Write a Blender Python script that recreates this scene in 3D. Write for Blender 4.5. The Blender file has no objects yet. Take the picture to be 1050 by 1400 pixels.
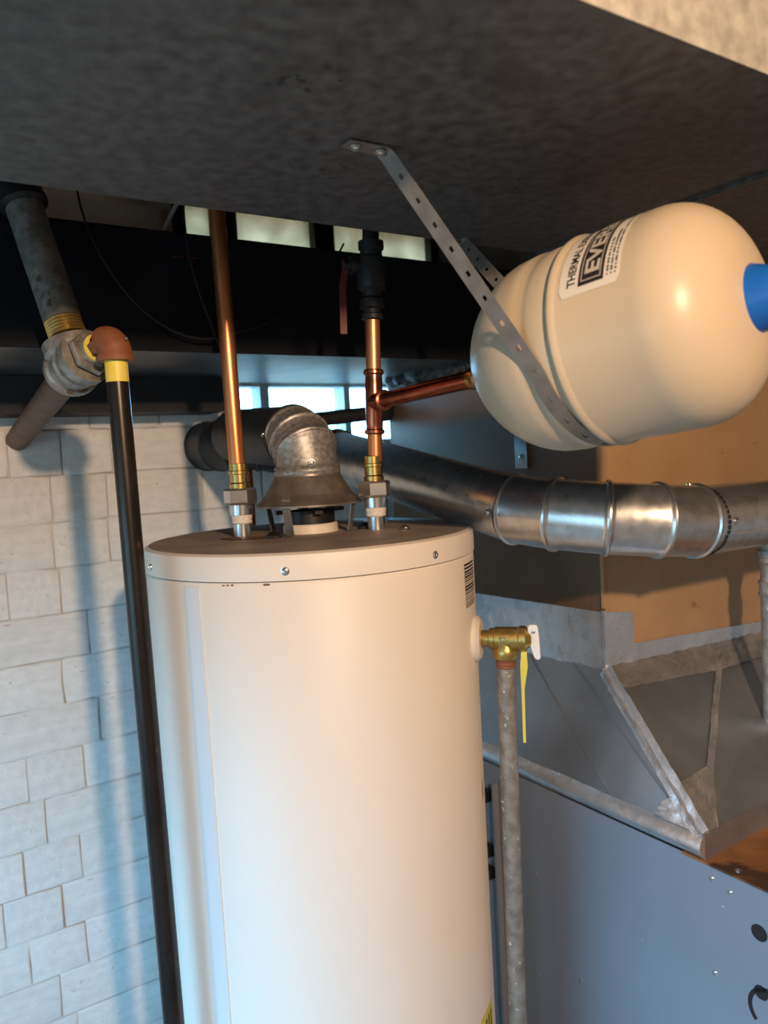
import bpy, math, random
from mathutils import Vector, Matrix
random.seed(7)
S = bpy.context.scene
COL = S.collection
PI = math.pi

# ------------------------------------------------------------------ camera
CAM_Z = 1.62
cd = bpy.data.cameras.new('camera'); cam = bpy.data.objects.new('camera', cd); COL.objects.link(cam)
down = Vector((815, 14700, 1050)).normalized()            # world down seen in camera axes (right, down, forward)
fwd = (Vector((0, 0, 1)) - down * down.z).normalized()
rgt = down.cross(fwd)
R3 = Matrix(((rgt.x, -rgt.y, -rgt.z), (fwd.x, -fwd.y, -fwd.z), (-down.x, down.y, down.z)))
cam.matrix_world = Matrix.Translation((0, 0, CAM_Z)) @ R3.to_4x4()
cd.sensor_fit = 'VERTICAL'; cd.sensor_height = 36; cd.lens = 36 * 1050 / 1400
cd.clip_start = .02
cd.dof.use_dof = True; cd.dof.focus_distance = 1.0; cd.dof.aperture_fstop = 4.5
S.camera = cam
S.view_settings.view_transform = 'Standard'; S.view_settings.look = 'None'
S.view_settings.gamma = 1; S.view_settings.use_curve_mapping = False
S.view_settings.exposure = 0.16

# ------------------------------------------------------------------ daylight and lamp
w = bpy.data.worlds.new('sky'); S.world = w; w.use_nodes = True
nt = w.node_tree; bg = nt.nodes['Background']
tc = nt.nodes.new('ShaderNodeTexCoord'); sp = nt.nodes.new('ShaderNodeSeparateXYZ'); rp = nt.nodes.new('ShaderNodeValToRGB')
nt.links.new(tc.outputs['Generated'], sp.inputs[0]); nt.links.new(sp.outputs['Z'], rp.inputs[0]); nt.links.new(rp.outputs[0], bg.inputs[0])
rp.color_ramp.elements[0].position = 0.0; rp.color_ramp.elements[0].color = (.06, .10, .12, 1)
rp.color_ramp.elements[1].position = 0.012; rp.color_ramp.elements[1].color = (.21, .60, .98, 1)
bg.inputs[1].default_value = 20.0

ld = bpy.data.lights.new('ceiling_bulb', 'POINT'); ld.energy = 92; ld.color = (1, .68, .43); ld.shadow_soft_size = .035
lo = bpy.data.objects.new('ceiling_bulb', ld); COL.objects.link(lo); lo.location = (.44, -.53, 2.075)

# ------------------------------------------------------------------ frame of the house: U runs along the back wall, V points at it
TH = math.radians(57)
U = Vector((math.sin(TH), math.cos(TH), 0)); V = Vector((-math.cos(TH), math.sin(TH), 0)); Z = Vector((0, 0, 1))
def W(u, v, z): return U * u + V * v + Z * z
ROTZ = math.atan2(U.y, U.x)

# ------------------------------------------------------------------ materials
def mat(name, col, col2=None, metal=0., rough=.5, scale=20, bump=0., bscale=None, lo_=.35, hi=.65, detail=4, coat=0., stretch=None, rvar=0., spec=None, spots=None):
    m = bpy.data.materials.new(name); m.use_nodes = True
    n = m.node_tree.nodes; L = m.node_tree.links; p = n['Principled BSDF']
    p.inputs['Base Color'].default_value = (*col, 1); p.inputs['Metallic'].default_value = metal; p.inputs['Roughness'].default_value = rough
    p.inputs['Coat Weight'].default_value = coat
    if spec is not None: p.inputs['Specular IOR Level'].default_value = spec
    t = n.new('ShaderNodeTexCoord'); src = t.outputs['Object']
    if stretch:
        mp = n.new('ShaderNodeMapping'); mp.inputs['Scale'].default_value = stretch; L.new(src, mp.inputs[0]); src = mp.outputs[0]
    if col2 is not None:
        z = n.new('ShaderNodeTexNoise'); z.inputs['Scale'].default_value = scale; z.inputs['Detail'].default_value = detail; L.new(src, z.inputs[0])
        r = n.new('ShaderNodeValToRGB'); r.color_ramp.elements[0].position = lo_; r.color_ramp.elements[1].position = hi
        r.color_ramp.elements[0].color = (*col, 1); r.color_ramp.elements[1].color = (*col2, 1)
        L.new(z.outputs[0], r.inputs[0]); out = r.outputs[0]
        if spots:
            sc, th, sw, cs = spots
            z2 = n.new('ShaderNodeTexNoise'); z2.inputs['Scale'].default_value = sc; z2.inputs['Detail'].default_value = 5; L.new(src, z2.inputs[0])
            r2 = n.new('ShaderNodeValToRGB'); r2.color_ramp.elements[0].position = th; r2.color_ramp.elements[1].position = th + sw
            L.new(z2.outputs[0], r2.inputs[0])
            mx = n.new('ShaderNodeMix'); mx.data_type = 'RGBA'; L.new(r2.outputs[0], mx.inputs[0]); L.new(out, mx.inputs[6]); mx.inputs[7].default_value = (*cs, 1); out = mx.outputs[2]
        L.new(out, p.inputs['Base Color'])
        if rvar:
            mr = n.new('ShaderNodeMapRange'); mr.inputs[3].default_value = max(.03, rough - rvar); mr.inputs[4].default_value = rough + rvar
            L.new(z.outputs[0], mr.inputs[0]); L.new(mr.outputs[0], p.inputs['Roughness'])
    if bump:
        z = n.new('ShaderNodeTexNoise'); z.inputs['Scale'].default_value = bscale or scale; z.inputs['Detail'].default_value = 5; L.new(src, z.inputs[0])
        b = n.new('ShaderNodeBump'); b.inputs['Strength'].default_value = bump; b.inputs['Distance'].default_value = .004
        L.new(z.outputs[0], b.inputs['Height']); L.new(b.outputs[0], p.inputs['Normal'])
    return m
M = {}
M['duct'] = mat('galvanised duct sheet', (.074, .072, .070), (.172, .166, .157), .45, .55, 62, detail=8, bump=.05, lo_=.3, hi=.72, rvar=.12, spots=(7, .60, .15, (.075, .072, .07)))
M['duct_lit'] = mat('lamplit galvanised duct side', (.36, .34, .30), (.62, .59, .53), .3, .5, 62, detail=8, lo_=.3, hi=.7)  # lighter duct sheet, lamplight on the near side painted into the colour
M['duct_dark'] = mat('dark duct sheet', (.005, .006, .010), (.009, .011, .017), 0, .7, 8, spec=.2)  # near-black so the far duct's front carries its shade in the colour
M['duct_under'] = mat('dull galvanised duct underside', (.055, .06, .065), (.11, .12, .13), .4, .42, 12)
M['galv'] = mat('bright galvanised vent pipe', (.60, .60, .60), (.74, .74, .73), .92, .30, 60, bump=.03, bscale=25, rvar=.08)
M['galv_old'] = mat('weathered galvanised vent', (.24, .235, .225), (.44, .43, .41), .6, .44, 160, detail=6, bump=.06, rvar=.1)
M['galv_pipe'] = mat('dull galvanised pipe', (.20, .18, .155), (.34, .31, .27), .35, .5, 60, detail=6, bump=.15, bscale=90, spots=(110, .66, .05, (.75, .72, .66)))
M['galv_cast'] = mat('galvanised malleable fitting', (.20, .19, .172), (.36, .34, .31), .5, .42, 70, bump=.35, bscale=60, spots=(38, .62, .06, (.16, .10, .06)))
M['hood'] = mat('dusty draft hood sheet', (.20, .17, .145), (.30, .265, .23), .6, .42, 40, bump=.05)
M['copper'] = mat('copper tube', (.76, .28, .115), (.82, .35, .17), .92, .36, 30, stretch=(1, 1, .3), rvar=.08)
M['copper_old'] = mat('darker copper branch tube', (.42, .12, .075), (.56, .2, .12), 1., .26, 25, rvar=.08)
M['brass'] = mat('brass', (.60, .40, .12), (.72, .52, .2), 1., .27, 40)
M['bronze'] = mat('cast brass', (.40, .26, .07), (.56, .38, .12), .9, .36, 60, bump=.25, bscale=90)
M['chrome'] = mat('zinc plated steel', (.62, .62, .6), (.74, .74, .72), .95, .22, 50)
M['zinc'] = mat('matt zinc strap', (.20, .17, .148), (.26, .225, .20), .4, .5, 50)
M['tape_white'] = mat('thread sealing tape', (.72, .66, .6), (.85, .80, .74), 0, .7, 120, bump=.4)
M['iron'] = mat('black iron pipe', (.011, .009, .008), (.022, .017, .014), .25, .3, 40, bump=.06, stretch=(1, 1, .4), spots=(70, .67, .05, (.10, .06, .04)))
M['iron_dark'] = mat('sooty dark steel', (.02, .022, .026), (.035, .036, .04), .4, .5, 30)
M['rust'] = mat('brown coated iron', (.115, .062, .04), (.165, .088, .058), .1, .62, 30, bump=.1)
M['rust_red'] = mat('red brown primed elbow', (.22, .075, .032), (.27, .10, .045), .05, .6, 60, bump=.1)
M['yellow'] = mat('yellow paint band', (.80, .60, .06), (.85, .68, .12), 0, .45, 40)
M['white_enamel'] = mat('white enamel jacket', (.78, .70, .61), (.81, .73, .64), 0, .46, 3, spec=.4, bump=.012, bscale=6)
M['stripe'] = mat('jacket seam white', (.72, .70, .69), (.76, .735, .72), 0, .3, 4)
M['lid_top'] = mat('dusty grey brown lid', (.26, .205, .17), (.38, .31, .26), .05, .6, 14, bump=.1, bscale=40, spots=(16, .66, .05, (.36, .31, .27)))
M['red_stain'] = mat('red flux stain', (.17, .05, .035), (.20, .08, .06), 0, .6, 30)
M['tank'] = mat('cream enamel', (.54, .44, .32), (.565, .465, .34), 0, .33, 5, spec=.3, bump=.01, bscale=8)
M['blue'] = mat('blue plastic cap', (.006, .11, .50), (.008, .13, .56), 0, .38, 20)
M['black'] = mat('black plastic', (.012, .012, .013), None, 0, .4)
M['print'] = mat('black print', (.02, .018, .016), None, 0, .5)
M['print_grey'] = mat('silver print', (.55, .48, .40), None, 0, .5)
M['label'] = mat('white paper label', (.80, .72, .61), (.82, .745, .64), 0, .4, 20)
M['red'] = mat('red lever coating', (.09, .007, .010), (.12, .010, .013), 0, .45, 20)
M['white_paint'] = mat('white lever', (.80, .76, .70), (.84, .80, .74), 0, .4, 30)
M['tag'] = mat('yellow paper tag', (.70, .58, .05), (.78, .66, .10), 0, .5, 20)
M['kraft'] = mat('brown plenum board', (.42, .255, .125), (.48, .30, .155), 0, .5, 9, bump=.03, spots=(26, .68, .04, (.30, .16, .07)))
M['kraft_shaded'] = mat('shaded brown plenum board', (.15, .088, .045), (.20, .12, .062), 0, .6, 7, bump=.03, spots=(22, .68, .05, (.2, .11, .06)))  # darker copy of the plenum board, shade of the left side painted in
M['foil'] = mat('aluminium foil tape', (.70, .70, .71), (.82, .82, .83), .8, .28, 25, bump=.7, bscale=34, rvar=.12)
M['sheet'] = mat('smeared sheet metal', (.34, .38, .42), (.50, .54, .58), .8, .33, 6, bump=.22, bscale=11, rvar=.12)
M['furnace'] = mat('grey furnace enamel', (.215, .24, .28), (.24, .265, .305), .1, .42, 3, bump=.02, spots=(45, .74, .03, (.7, .68, .66)))
M['furnace_rust'] = mat('rusty furnace top', (.24, .095, .03), (.36, .16, .055), .1, .6, 22, bump=.2, spots=(11, .53, .06, (.08, .04, .022)))
M['scuff'] = mat('scuff', (.045, .044, .043), None, 0, .7)
M['mastic'] = mat('grey duct mastic', (.03, .033, .036), (.12, .125, .13), 0, .4, 60, bump=.6, bscale=50)
M['brick'] = mat('white painted brick', (.70, .70, .675), (.79, .785, .755), 0, .62, 7, detail=7, bump=.3, bscale=26, spots=(13, .69, .05, (.52, .46, .38)))
M['brick_b'] = mat('white painted brick duller', (.66, .655, .63), (.76, .75, .72), 0, .62, 5, detail=7, bump=.35, bscale=22, spots=(9, .68, .05, (.55, .47, .40)))
M['mortar'] = mat('painted mortar', (.58, .53, .46), (.75, .73, .69), 0, .8, 9, bump=.3, bscale=40)
M['wood'] = mat('dark joist timber', (.035, .026, .02), (.06, .045, .034), 0, .8, 6, stretch=(1, 1, 6))
M['sill'] = mat('dark stained beam', (.012, .014, .018), (.022, .026, .032), 0, .7, 9)
M['wall'] = mat('basement wall paint', (.34, .33, .32), (.40, .39, .37), 0, .8, 3)
M['concrete'] = mat('concrete floor', (.24, .23, .21), (.32, .31, .29), 0, .8, 5, bump=.1)
M['frame'] = mat('white window frame', (.62, .66, .66), (.72, .74, .74), 0, .5, 10)
M['cable'] = mat('black cable sheath', (.009, .009, .010), None, 0, .5)
M['greyboard'] = mat('grey painted board', (.6, .62, .62), (.68, .7, .7), 0, .7, 12)
def glass():
    m = bpy.data.materials.new('clear window pane'); m.use_nodes = True; n = m.node_tree.nodes; L = m.node_tree.links
    g = n.new('ShaderNodeBsdfTransparent'); s = n.new('ShaderNodeBsdfGlossy'); s.inputs['Roughness'].default_value = .05
    x = n.new('ShaderNodeMixShader'); x.inputs[0].default_value = .08
    L.new(g.outputs[0], x.inputs[1]); L.new(s.outputs[0], x.inputs[2]); L.new(x.outputs[0], n['Material Output'].inputs[0]); return m
M['glass'] = glass()
def frost():
    m = bpy.data.materials.new('translucent lit bay pane'); m.use_nodes = True; n = m.node_tree.nodes; L = m.node_tree.links
    t = n.new('ShaderNodeBsdfTranslucent'); d = n.new('ShaderNodeBsdfDiffuse'); d.inputs[0].default_value = (.5, .5, .46, 1)
    c = n.new('ShaderNodeTexCoord'); z = n.new('ShaderNodeTexNoise'); z.inputs['Scale'].default_value = 14; L.new(c.outputs['Object'], z.inputs[0])
    r = n.new('ShaderNodeValToRGB'); r.color_ramp.elements[0].position = .3; r.color_ramp.elements[1].position = .7
    r.color_ramp.elements[0].color = (.50, .33, .22, 1); r.color_ramp.elements[1].color = (.80, .55, .39, 1)
    L.new(z.outputs[0], r.inputs[0]); L.new(r.outputs[0], t.inputs[0])
    x = n.new('ShaderNodeMixShader'); x.inputs[0].default_value = .2
    L.new(t.outputs[0], x.inputs[1]); L.new(d.outputs[0], x.inputs[2]); L.new(x.outputs[0], n['Material Output'].inputs[0]); return m
M['frost'] = frost()

# ------------------------------------------------------------------ mesh helpers
BASE = {}
class G:
    """collects shapes in world coordinates; build() links them as ONE mesh object"""
    def __init__(s): s.v = []; s.f = []
    def add(s, vs, fs):
        o = len(s.v); s.v += [Vector(p) for p in vs]; s.f += [[i + o for i in f] for f in fs]; return s
    def hexa(s, p):                                   # 8 corners: bottom ring, top ring
        return s.add(p, [(3, 2, 1, 0), (4, 5, 6, 7), (0, 1, 5, 4), (1, 2, 6, 5), (2, 3, 7, 6), (3, 0, 4, 7)])
    def box(s, c, ex, ey, ez):                        # centre and three half vectors
        c, ex, ey, ez = map(Vector, (c, ex, ey, ez))
        return s.hexa([c - ex - ey - ez, c + ex - ey - ez, c + ex + ey - ez, c - ex + ey - ez, c - ex - ey + ez, c + ex - ey + ez, c + ex + ey + ez, c - ex + ey + ez])
    def ubox(s, u0, u1, v0, v1, z0, z1):
        return s.hexa([W(u0, v0, z0), W(u1, v0, z0), W(u1, v1, z0), W(u0, v1, z0), W(u0, v0, z1), W(u1, v0, z1), W(u1, v1, z1), W(u0, v1, z1)])
    def rings(s, rs, cap=True, closed=False):
        n = len(rs[0]); o = len(s.v)
        for r in rs: s.v += r
        m = len(rs)
        for i in range(m if closed else m - 1):
            a, b = o + i * n, o + ((i + 1) % m) * n
            for j in range(n): k = (j + 1) % n; s.f.append([a + j, a + k, b + k, b + j])
        if cap and not closed:
            s.f.append([o + j for j in range(n)][::-1]); s.f.append([o + (m - 1) * n + j for j in range(n)])
        return s
    def lathe(s, base, axis, prof, n=40, cap=True, ref=None):   # prof: (distance along axis, radius)
        base = Vector(base); a = Vector(axis).normalized()
        b = (Vector(ref) if ref else (Vector((1, 0, 0)) if abs(a.x) < .8 else Vector((0, 1, 0)))); b = (b - a * b.dot(a)).normalized(); c = a.cross(b)
        rs = [[base + a * t + (b * math.cos(2 * PI * k / n) + c * math.sin(2 * PI * k / n)) * max(r, 1e-5) for k in range(n)] for t, r in prof]
        return s.rings(rs, cap)
    def tube(s, pts, r, n=20, cap=True):
        pts = [Vector(p) for p in pts]; m = len(pts); ts = []
        for i in range(m):
            d = Vector((0, 0, 0))
            if i > 0: d += (pts[i] - pts[i - 1]).normalized()
            if i < m - 1: d += (pts[i + 1] - pts[i]).normalized()
            ts.append(d.normalized())
        a = ts[0]; b = Vector((1, 0, 0)) if abs(a.x) < .7 else Vector((0, 1, 0)); b = (b - a * b.dot(a)).normalized(); rs = []
        for i in range(m):
            b = (b - ts[i] * b.dot(ts[i])).normalized(); c = ts[i].cross(b); rr = r[i] if isinstance(r, (list, tuple)) else r
            rs.append([pts[i] + (b * math.cos(2 * PI * k / n) + c * math.sin(2 * PI * k / n)) * rr for k in range(n)])
        return s.rings(rs, cap)
    def build(s, name, m, parent=None, smooth=True, bevel=0., sharp=35):
        if parent is not None: base = BASE[parent.name]
        else:
            xs = [p.x for p in s.v]; ys = [p.y for p in s.v]; base = Vector(((min(xs) + max(xs)) / 2, (min(ys) + max(ys)) / 2, min(p.z for p in s.v)))
        me = bpy.data.meshes.new(name); me.from_pydata([p - base for p in s.v], [], s.f); me.update()
        o = bpy.data.objects.new(name, me); COL.objects.link(o); me.materials.append(M[m] if isinstance(m, str) else m)
        if parent is not None: o.parent = parent
        else: o.location = base
        BASE[o.name] = base
        import bmesh
        bm = bmesh.new(); bm.from_mesh(me); bmesh.ops.recalc_face_normals(bm, faces=bm.faces); bm.to_mesh(me); bm.free()
        if smooth:
            me.polygons.foreach_set('use_smooth', [True] * len(me.polygons)); me.set_sharp_from_angle(angle=math.radians(sharp))
        if bevel:
            b = o.modifiers.new('bevel', 'BEVEL'); b.width = bevel; b.segments = 2; b.limit_method = 'ANGLE'
        return o
def tag(o, label, cat, group=None):
    o['label'] = label; o['category'] = cat
    if group: o['group'] = group
    return o
def thing(name, label, cat, loc, group=None):
    o = bpy.data.objects.new(name, None); COL.objects.link(o); o.location = loc; o.empty_display_size = .05
    BASE[o.name] = Vector(loc); return tag(o, label, cat, group)
def struct(g, name, m, **k):
    o = g.build(name, m, None, **k); o['kind'] = 'structure'; return o
def bez(p0, p1, p2, p3, n=14):
    p0, p1, p2, p3 = map(Vector, (p0, p1, p2, p3)); r = []
    for i in range(n + 1):
        t = i / n; q = 1 - t; r.append(p0 * q**3 + p1 * 3 * q * q * t + p2 * 3 * q * t * t + p3 * t**3)
    return r
def arc(corner, d0, d1, r, n=8):                       # fillet from direction d0 into direction d1 about a corner
    corner, d0, d1 = Vector(corner), Vector(d0).normalized(), Vector(d1).normalized()
    ang = d0.angle(d1); t = r * math.tan(ang / 2); p0 = corner - d0 * t; nrm = (d1 - d0 * d1.dot(d0)).normalized(); ctr = p0 + nrm * r
    return [ctr - nrm * r * math.cos(ang * i / n) + d0 * r * math.sin(ang * i / n) for i in range(n + 1)]
# screw template, shared mesh: pan head with a slot ring, axis +Z
def screw_mesh(r=.0045, h=.003):
    g = G(); g.lathe((0, 0, 0), (0, 0, 1), [(0, r * 1.25), (.0006, r * 1.25), (.0007, r), (h * .7, r * .95), (h, r * .6), (h, r * .4), (h * .55, r * .35)], 12)
    me = bpy.data.meshes.new('screw'); me.from_pydata(g.v, [], g.f); me.update(); me.materials.append(M['chrome'])
    me.polygons.foreach_set('use_smooth', [True] * len(me.polygons)); me.set_sharp_from_angle(angle=.6); return me
SCREW = screw_mesh()
def screw(p, nrm, parent, s=1., name='screw'):
    o = bpy.data.objects.new(name, SCREW); COL.objects.link(o); o.parent = parent
    o.location = Vector(p) - BASE[parent.name]; o.rotation_mode = 'QUATERNION'; o.rotation_quaternion = Vector((0, 0, 1)).rotation_difference(Vector(nrm)); o.scale = (s, s, s)
    BASE[o.name] = BASE[parent.name]; return o

# ------------------------------------------------------------------ the room
WV = 1.6
struct(G().ubox(-1.7, 2.7, -2.6, 1.75, -.05, 0), 'floor', 'concrete', smooth=False)
ceil = struct(G().ubox(-1.8, 2.8, -2.7, 1.85, 2.38, 2.42), 'ceiling', 'wood', smooth=False)
for k in range(11):
    u = -1.53 + .4 * k
    G().ubox(u - .02, u + .02, -2.6, 1.60, 2.19, 2.38).build('joist', 'wood', ceil, smooth=False)
W1 = (.655, 1.17, 1.655, 1.803)                         # low window behind the heater, then the strip added for lit joist bays
W2 = (.555, 1.25, 2.055, 2.185)
wb = G()
wb.ubox(-1.7, W1[0], WV + .006, 1.75, 0, W2[2]); wb.ubox(W1[1], 2.7, WV + .006, 1.75, 0, W2[2])
wb.ubox(W1[0], W1[1], WV + .006, 1.75, 0, W1[2]); wb.ubox(W1[0], W1[1], WV + .006, 1.75, W1[3], W2[2])
wb.ubox(-1.7, W2[0], WV + .006, 1.75, W2[2], 2.38); wb.ubox(W2[1], 2.7, WV + .006, 1.75, W2[2], 2.38); wb.ubox(W2[0], W2[1], WV + .006, 1.75, W2[3], 2.38)
wall_back = struct(wb, 'wall_back', 'mortar', smooth=False)
struct(G().ubox(2.7, 2.8, -2.7, 1.75, 0, 2.4), 'wall_right', 'wall', smooth=False)
struct(G().ubox(-1.7, 2.7, -2.7, -2.6, 0, 2.4), 'wall_front', 'wall', smooth=False)
WL = (-.85, 1.25, .75, 1.64)                              # daylight opening in the wall on the left, out of frame
wl = G().ubox(-1.8, -1.7, -2.7, WL[0], 0, 2.4).ubox(-1.8, -1.7, WL[1], 1.75, 0, 2.4).ubox(-1.8, -1.7, WL[0], WL[1], 0, WL[2]).ubox(-1.8, -1.7, WL[0], WL[1], WL[3], 2.4)
struct(wl, 'wall_left', 'wall', smooth=False)
wf = G()
for a in (WL[0] + .02, (WL[0] + WL[1]) / 2, WL[1] - .02): wf.ubox(-1.78, -1.73, a - .02, a + .02, WL[2], WL[3])
for a in (WL[2] + .02, WL[3] - .02): wf.ubox(-1.78, -1.73, WL[0], WL[1], a - .02, a + .02)
w3 = struct(wf, 'window_3', 'frame', smooth=False)
G().ubox(-1.757, -1.753, WL[0], WL[1], WL[2], WL[3]).build('pane', 'glass', w3, smooth=False)
pl_ = bpy.data.lights.new('window_portal', 'AREA'); pl_.shape = 'RECTANGLE'; pl_.size = WL[1] - WL[0]; pl_.size_y = WL[3] - WL[2]; pl_.cycles.is_portal = True
po = bpy.data.objects.new('window_portal', pl_); COL.objects.link(po)
po.matrix_world = Matrix.Translation(W(-1.79, (WL[0] + WL[1]) / 2, (WL[2] + WL[3]) / 2)) @ Matrix((V, Z, -U)).transposed().to_4x4() if False else Matrix.Translation(W(-1.79, (WL[0] + WL[1]) / 2, (WL[2] + WL[3]) / 2)) @ Matrix(((V.x, Z.x, -U.x), (V.y, Z.y, -U.y), (V.z, Z.z, -U.z))).to_4x4()

# low window in the back wall, and the strip imitating lit joist bays
wf = G(); a0, a1, b0, b1 = W1
wf.ubox(a0, a0 + .022, 1.62, 1.67, b0, b1).ubox(a1 - .022, a1, 1.62, 1.67, b0, b1).ubox(a0, a1, 1.62, 1.67, b0, b0 + .012).ubox(a0, a1, 1.62, 1.67, b1 - .008, b1).ubox(.955, .972, 1.62, 1.67, b0, b1).ubox(.735, .757, 1.62, 1.67, b0, b1)
w1 = struct(wf, 'window_1', 'frame', smooth=False)
for q0, q1 in ((a0 + .022, .735), (.757, .955), (.972, a1 - .022)): G().ubox(q0, q1, 1.643, 1.647, b0 + .012, b1 - .008).build('pane', 'glass', w1, smooth=False)
wf = G(); a0, a1, b0, b1 = W2
for q in (a0, .645, .672, .892, .918, a1 - .02): wf.ubox(q, q + .028, 1.606, 1.66, b0, b1)
wf.ubox(a0, a1, 1.61, 1.66, b0, b0 + .02)
w2 = struct(wf, 'lit_bay_strip', 'sill', smooth=False)  # translucent strip added in place of lit joist bays
for q0, q1 in ((a0 + .028, .645), (.70, .892), (.946, a1 - .02)): G().ubox(q0, q1, 1.63, 1.634, b0 + .02, b1).build('pane', 'frost', w2, smooth=False)
G().ubox(.30, .52, 1.575, 1.604, 2.04, 2.15).build('rim_board', 'greyboard', wall_back, smooth=False)

# painted bricks, each its own piece on the wall (shared meshes)
def brick_mesh(seed):
    r = random.Random(seed); vs = []; n = 5; j = lambda s: r.uniform(-s, s)
    # unit brick: x 0..1, y 0 (face) .. 1, z 0..1 ; face pillowed with chipped rim
    ring = [(0, 0), (.5, 0), (1, 0), (1, .5), (1, 1), (.5, 1), (0, 1), (0, .5)]
    for x, z in ring: vs.append((x, 1, z))
    for x, z in ring: vs.append((x + j(.008), .38 + j(.15), z + j(.03)))
    for x, z in ring: vs.append((.5 + (x - .5) * .955 + j(.008), j(.16), .5 + (z - .5) * .90 + j(.02)))
    vs.append((.5, j(.14), .5)); f = []
    for a in (0, 8):
        for k in range(8): f.append((a + k, a + (k + 1) % 8, a + 8 + (k + 1) % 8, a + 8 + k))
    for k in range(8): f.append((16 + k, 16 + (k + 1) % 8, 24))
    me = bpy.data.meshes.new('brick'); me.from_pydata(vs, [], f); me.update(); me.materials.append(M['brick'] if seed % 3 else M['brick_b'])
    me.polygons.foreach_set('use_smooth', [True] * len(f)); return me
BR = [brick_mesh(k) for k in range(8)]
H = .0897; rb = random.Random(3)
for k in range(-13, 3):
    z0 = 1.5285 + H * k; u = -.12 + (k % 2) * .055 + rb.uniform(-.02, .02)
    if z0 < .28: continue
    while u < 1.2:
        ln = rb.choice((.095, .105, .14, .19, .2)); u1 = min(u + ln, 1.22); z1 = z0 + H
        if z1 > W1[2] and u1 > W1[0] - .002: u1 = W1[0] - .002
        if u1 - u > .03:
            o = bpy.data.objects.new('brick', rb.choice(BR)); COL.objects.link(o); o.parent = wall_back
            o.location = W(u + .002, WV - .001 + rb.uniform(-.002, .0015), z0 + .002) - BASE['wall_back']; o.rotation_euler.z = ROTZ
            o.scale = (u1 - u - rb.uniform(.0008, .003), .006, H - rb.uniform(.002, .0036))
        u = u1
        if z1 > W1[2] and u >= W1[0] - .01: break
struct(G().ubox(-1.7, .60, 1.50, 1.60, 1.732, 1.80), 'trim_1', 'sill', smooth=False)

# ------------------------------------------------------------------ overhead trunk duct
N0, F0, ZD, ZT = .371, .872, 1.92, 2.165
duct = thing('trunk_duct', 'wide dull galvanised trunk duct running overhead across the top of the picture', 'duct', W(.3, .62, ZD))
secs = [(-1.45, -.32), (-.32, .884), (.884, 2.3)]
for i, (u0, u1) in enumerate(secs):
    g = G(); zz = ZD + (0 if i < 2 else .006)
    um, vm = (u0 + u1) / 2, (N0 + F0) / 2
    c = [W(u0, N0, zz), W(u1, N0, zz), W(u1, F0, zz), W(u0, F0, zz), W(um, vm, zz - .002)]
    g.add(c, [(0, 1, 4), (1, 2, 4), (2, 3, 4), (3, 0, 4)])
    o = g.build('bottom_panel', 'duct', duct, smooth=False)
    G().ubox(u0, u1, N0, N0 + .002, zz, ZT).build('side_panel', 'duct_lit', duct, smooth=False)
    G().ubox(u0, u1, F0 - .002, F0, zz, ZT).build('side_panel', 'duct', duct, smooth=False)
G().ubox(-1.45, 2.3, N0, F0, ZT - .002, ZT).build('top_panel', 'duct', duct, smooth=False)
for u in (-.32, .884):
    G().ubox(u - .011, u + .011, N0 - .003, F0 + .003, ZD - .004, ZD + .004).ubox(u - .013, u - .011, N0, F0, ZD - .006, ZD + .002).build('seam_cleat', 'duct', duct, smooth=False)
# black handling scuffs on the sheet
def sag(u, v): a = max(abs(u - .282) / .602, abs(v - .6215) / .2505); return ZD - .002 * (1 - a)
rr = random.Random(21); g = G()
for (u0, v0, su, sv, n_) in ((.305, .545, .026, .022, 16), (.199, .578, .005, .004, 2), (.42, .70, .02, .02, 6), (.62, .66, .02, .02, 5)):
    for k in range(n_):
        u, v, s_ = u0 + rr.uniform(-su, su), v0 + rr.uniform(-sv, sv), rr.uniform(.0012, .0032)
        pts = [(u + s_ * math.cos(q) * rr.uniform(.6, 1.6), v + s_ * math.sin(q) * rr.uniform(.4, 1.0)) for q in [2 * PI * j / 7 for j in range(7)]]
        g.add([W(p, q, sag(p, q) - .0005) for p, q in pts], [list(range(7))])
o = g.build('scuff_marks', 'scuff', duct, smooth=False); o['label'] = 'dark scuff marks'; o['kind'] = 'stuff'
# perforated strap is built with the tank

# ------------------------------------------------------------------ second duct against the back wall
d2 = thing('return_duct', 'black duct, shade put into its colour, running along the back wall behind the copper pipes', 'duct', W(.3, 1.4, 1.805))
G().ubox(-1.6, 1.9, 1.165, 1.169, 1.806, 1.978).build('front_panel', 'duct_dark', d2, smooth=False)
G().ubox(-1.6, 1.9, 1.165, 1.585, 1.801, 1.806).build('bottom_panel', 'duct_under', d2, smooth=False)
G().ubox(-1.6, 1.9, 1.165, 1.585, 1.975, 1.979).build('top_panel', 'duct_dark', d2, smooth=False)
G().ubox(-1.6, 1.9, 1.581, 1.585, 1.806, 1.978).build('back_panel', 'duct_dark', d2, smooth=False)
G().ubox(-1.6, 1.9, 1.1635, 1.1665, 1.798, 1.809).build('edge_flange', 'duct_dark', d2, smooth=False)
g = G()
for k, (a, b) in enumerate(((.398, .406), (.408, .415), (.421, .428), (.430, .439))): g.ubox(a, b, 1.1642, 1.1652, 1.940 + (k % 2) * .0012, 1.9425 + (k % 2) * .0012)
g.build('red_marking', 'red', d2, smooth=False)['label'] = 'faint red marker dashes'

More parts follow.
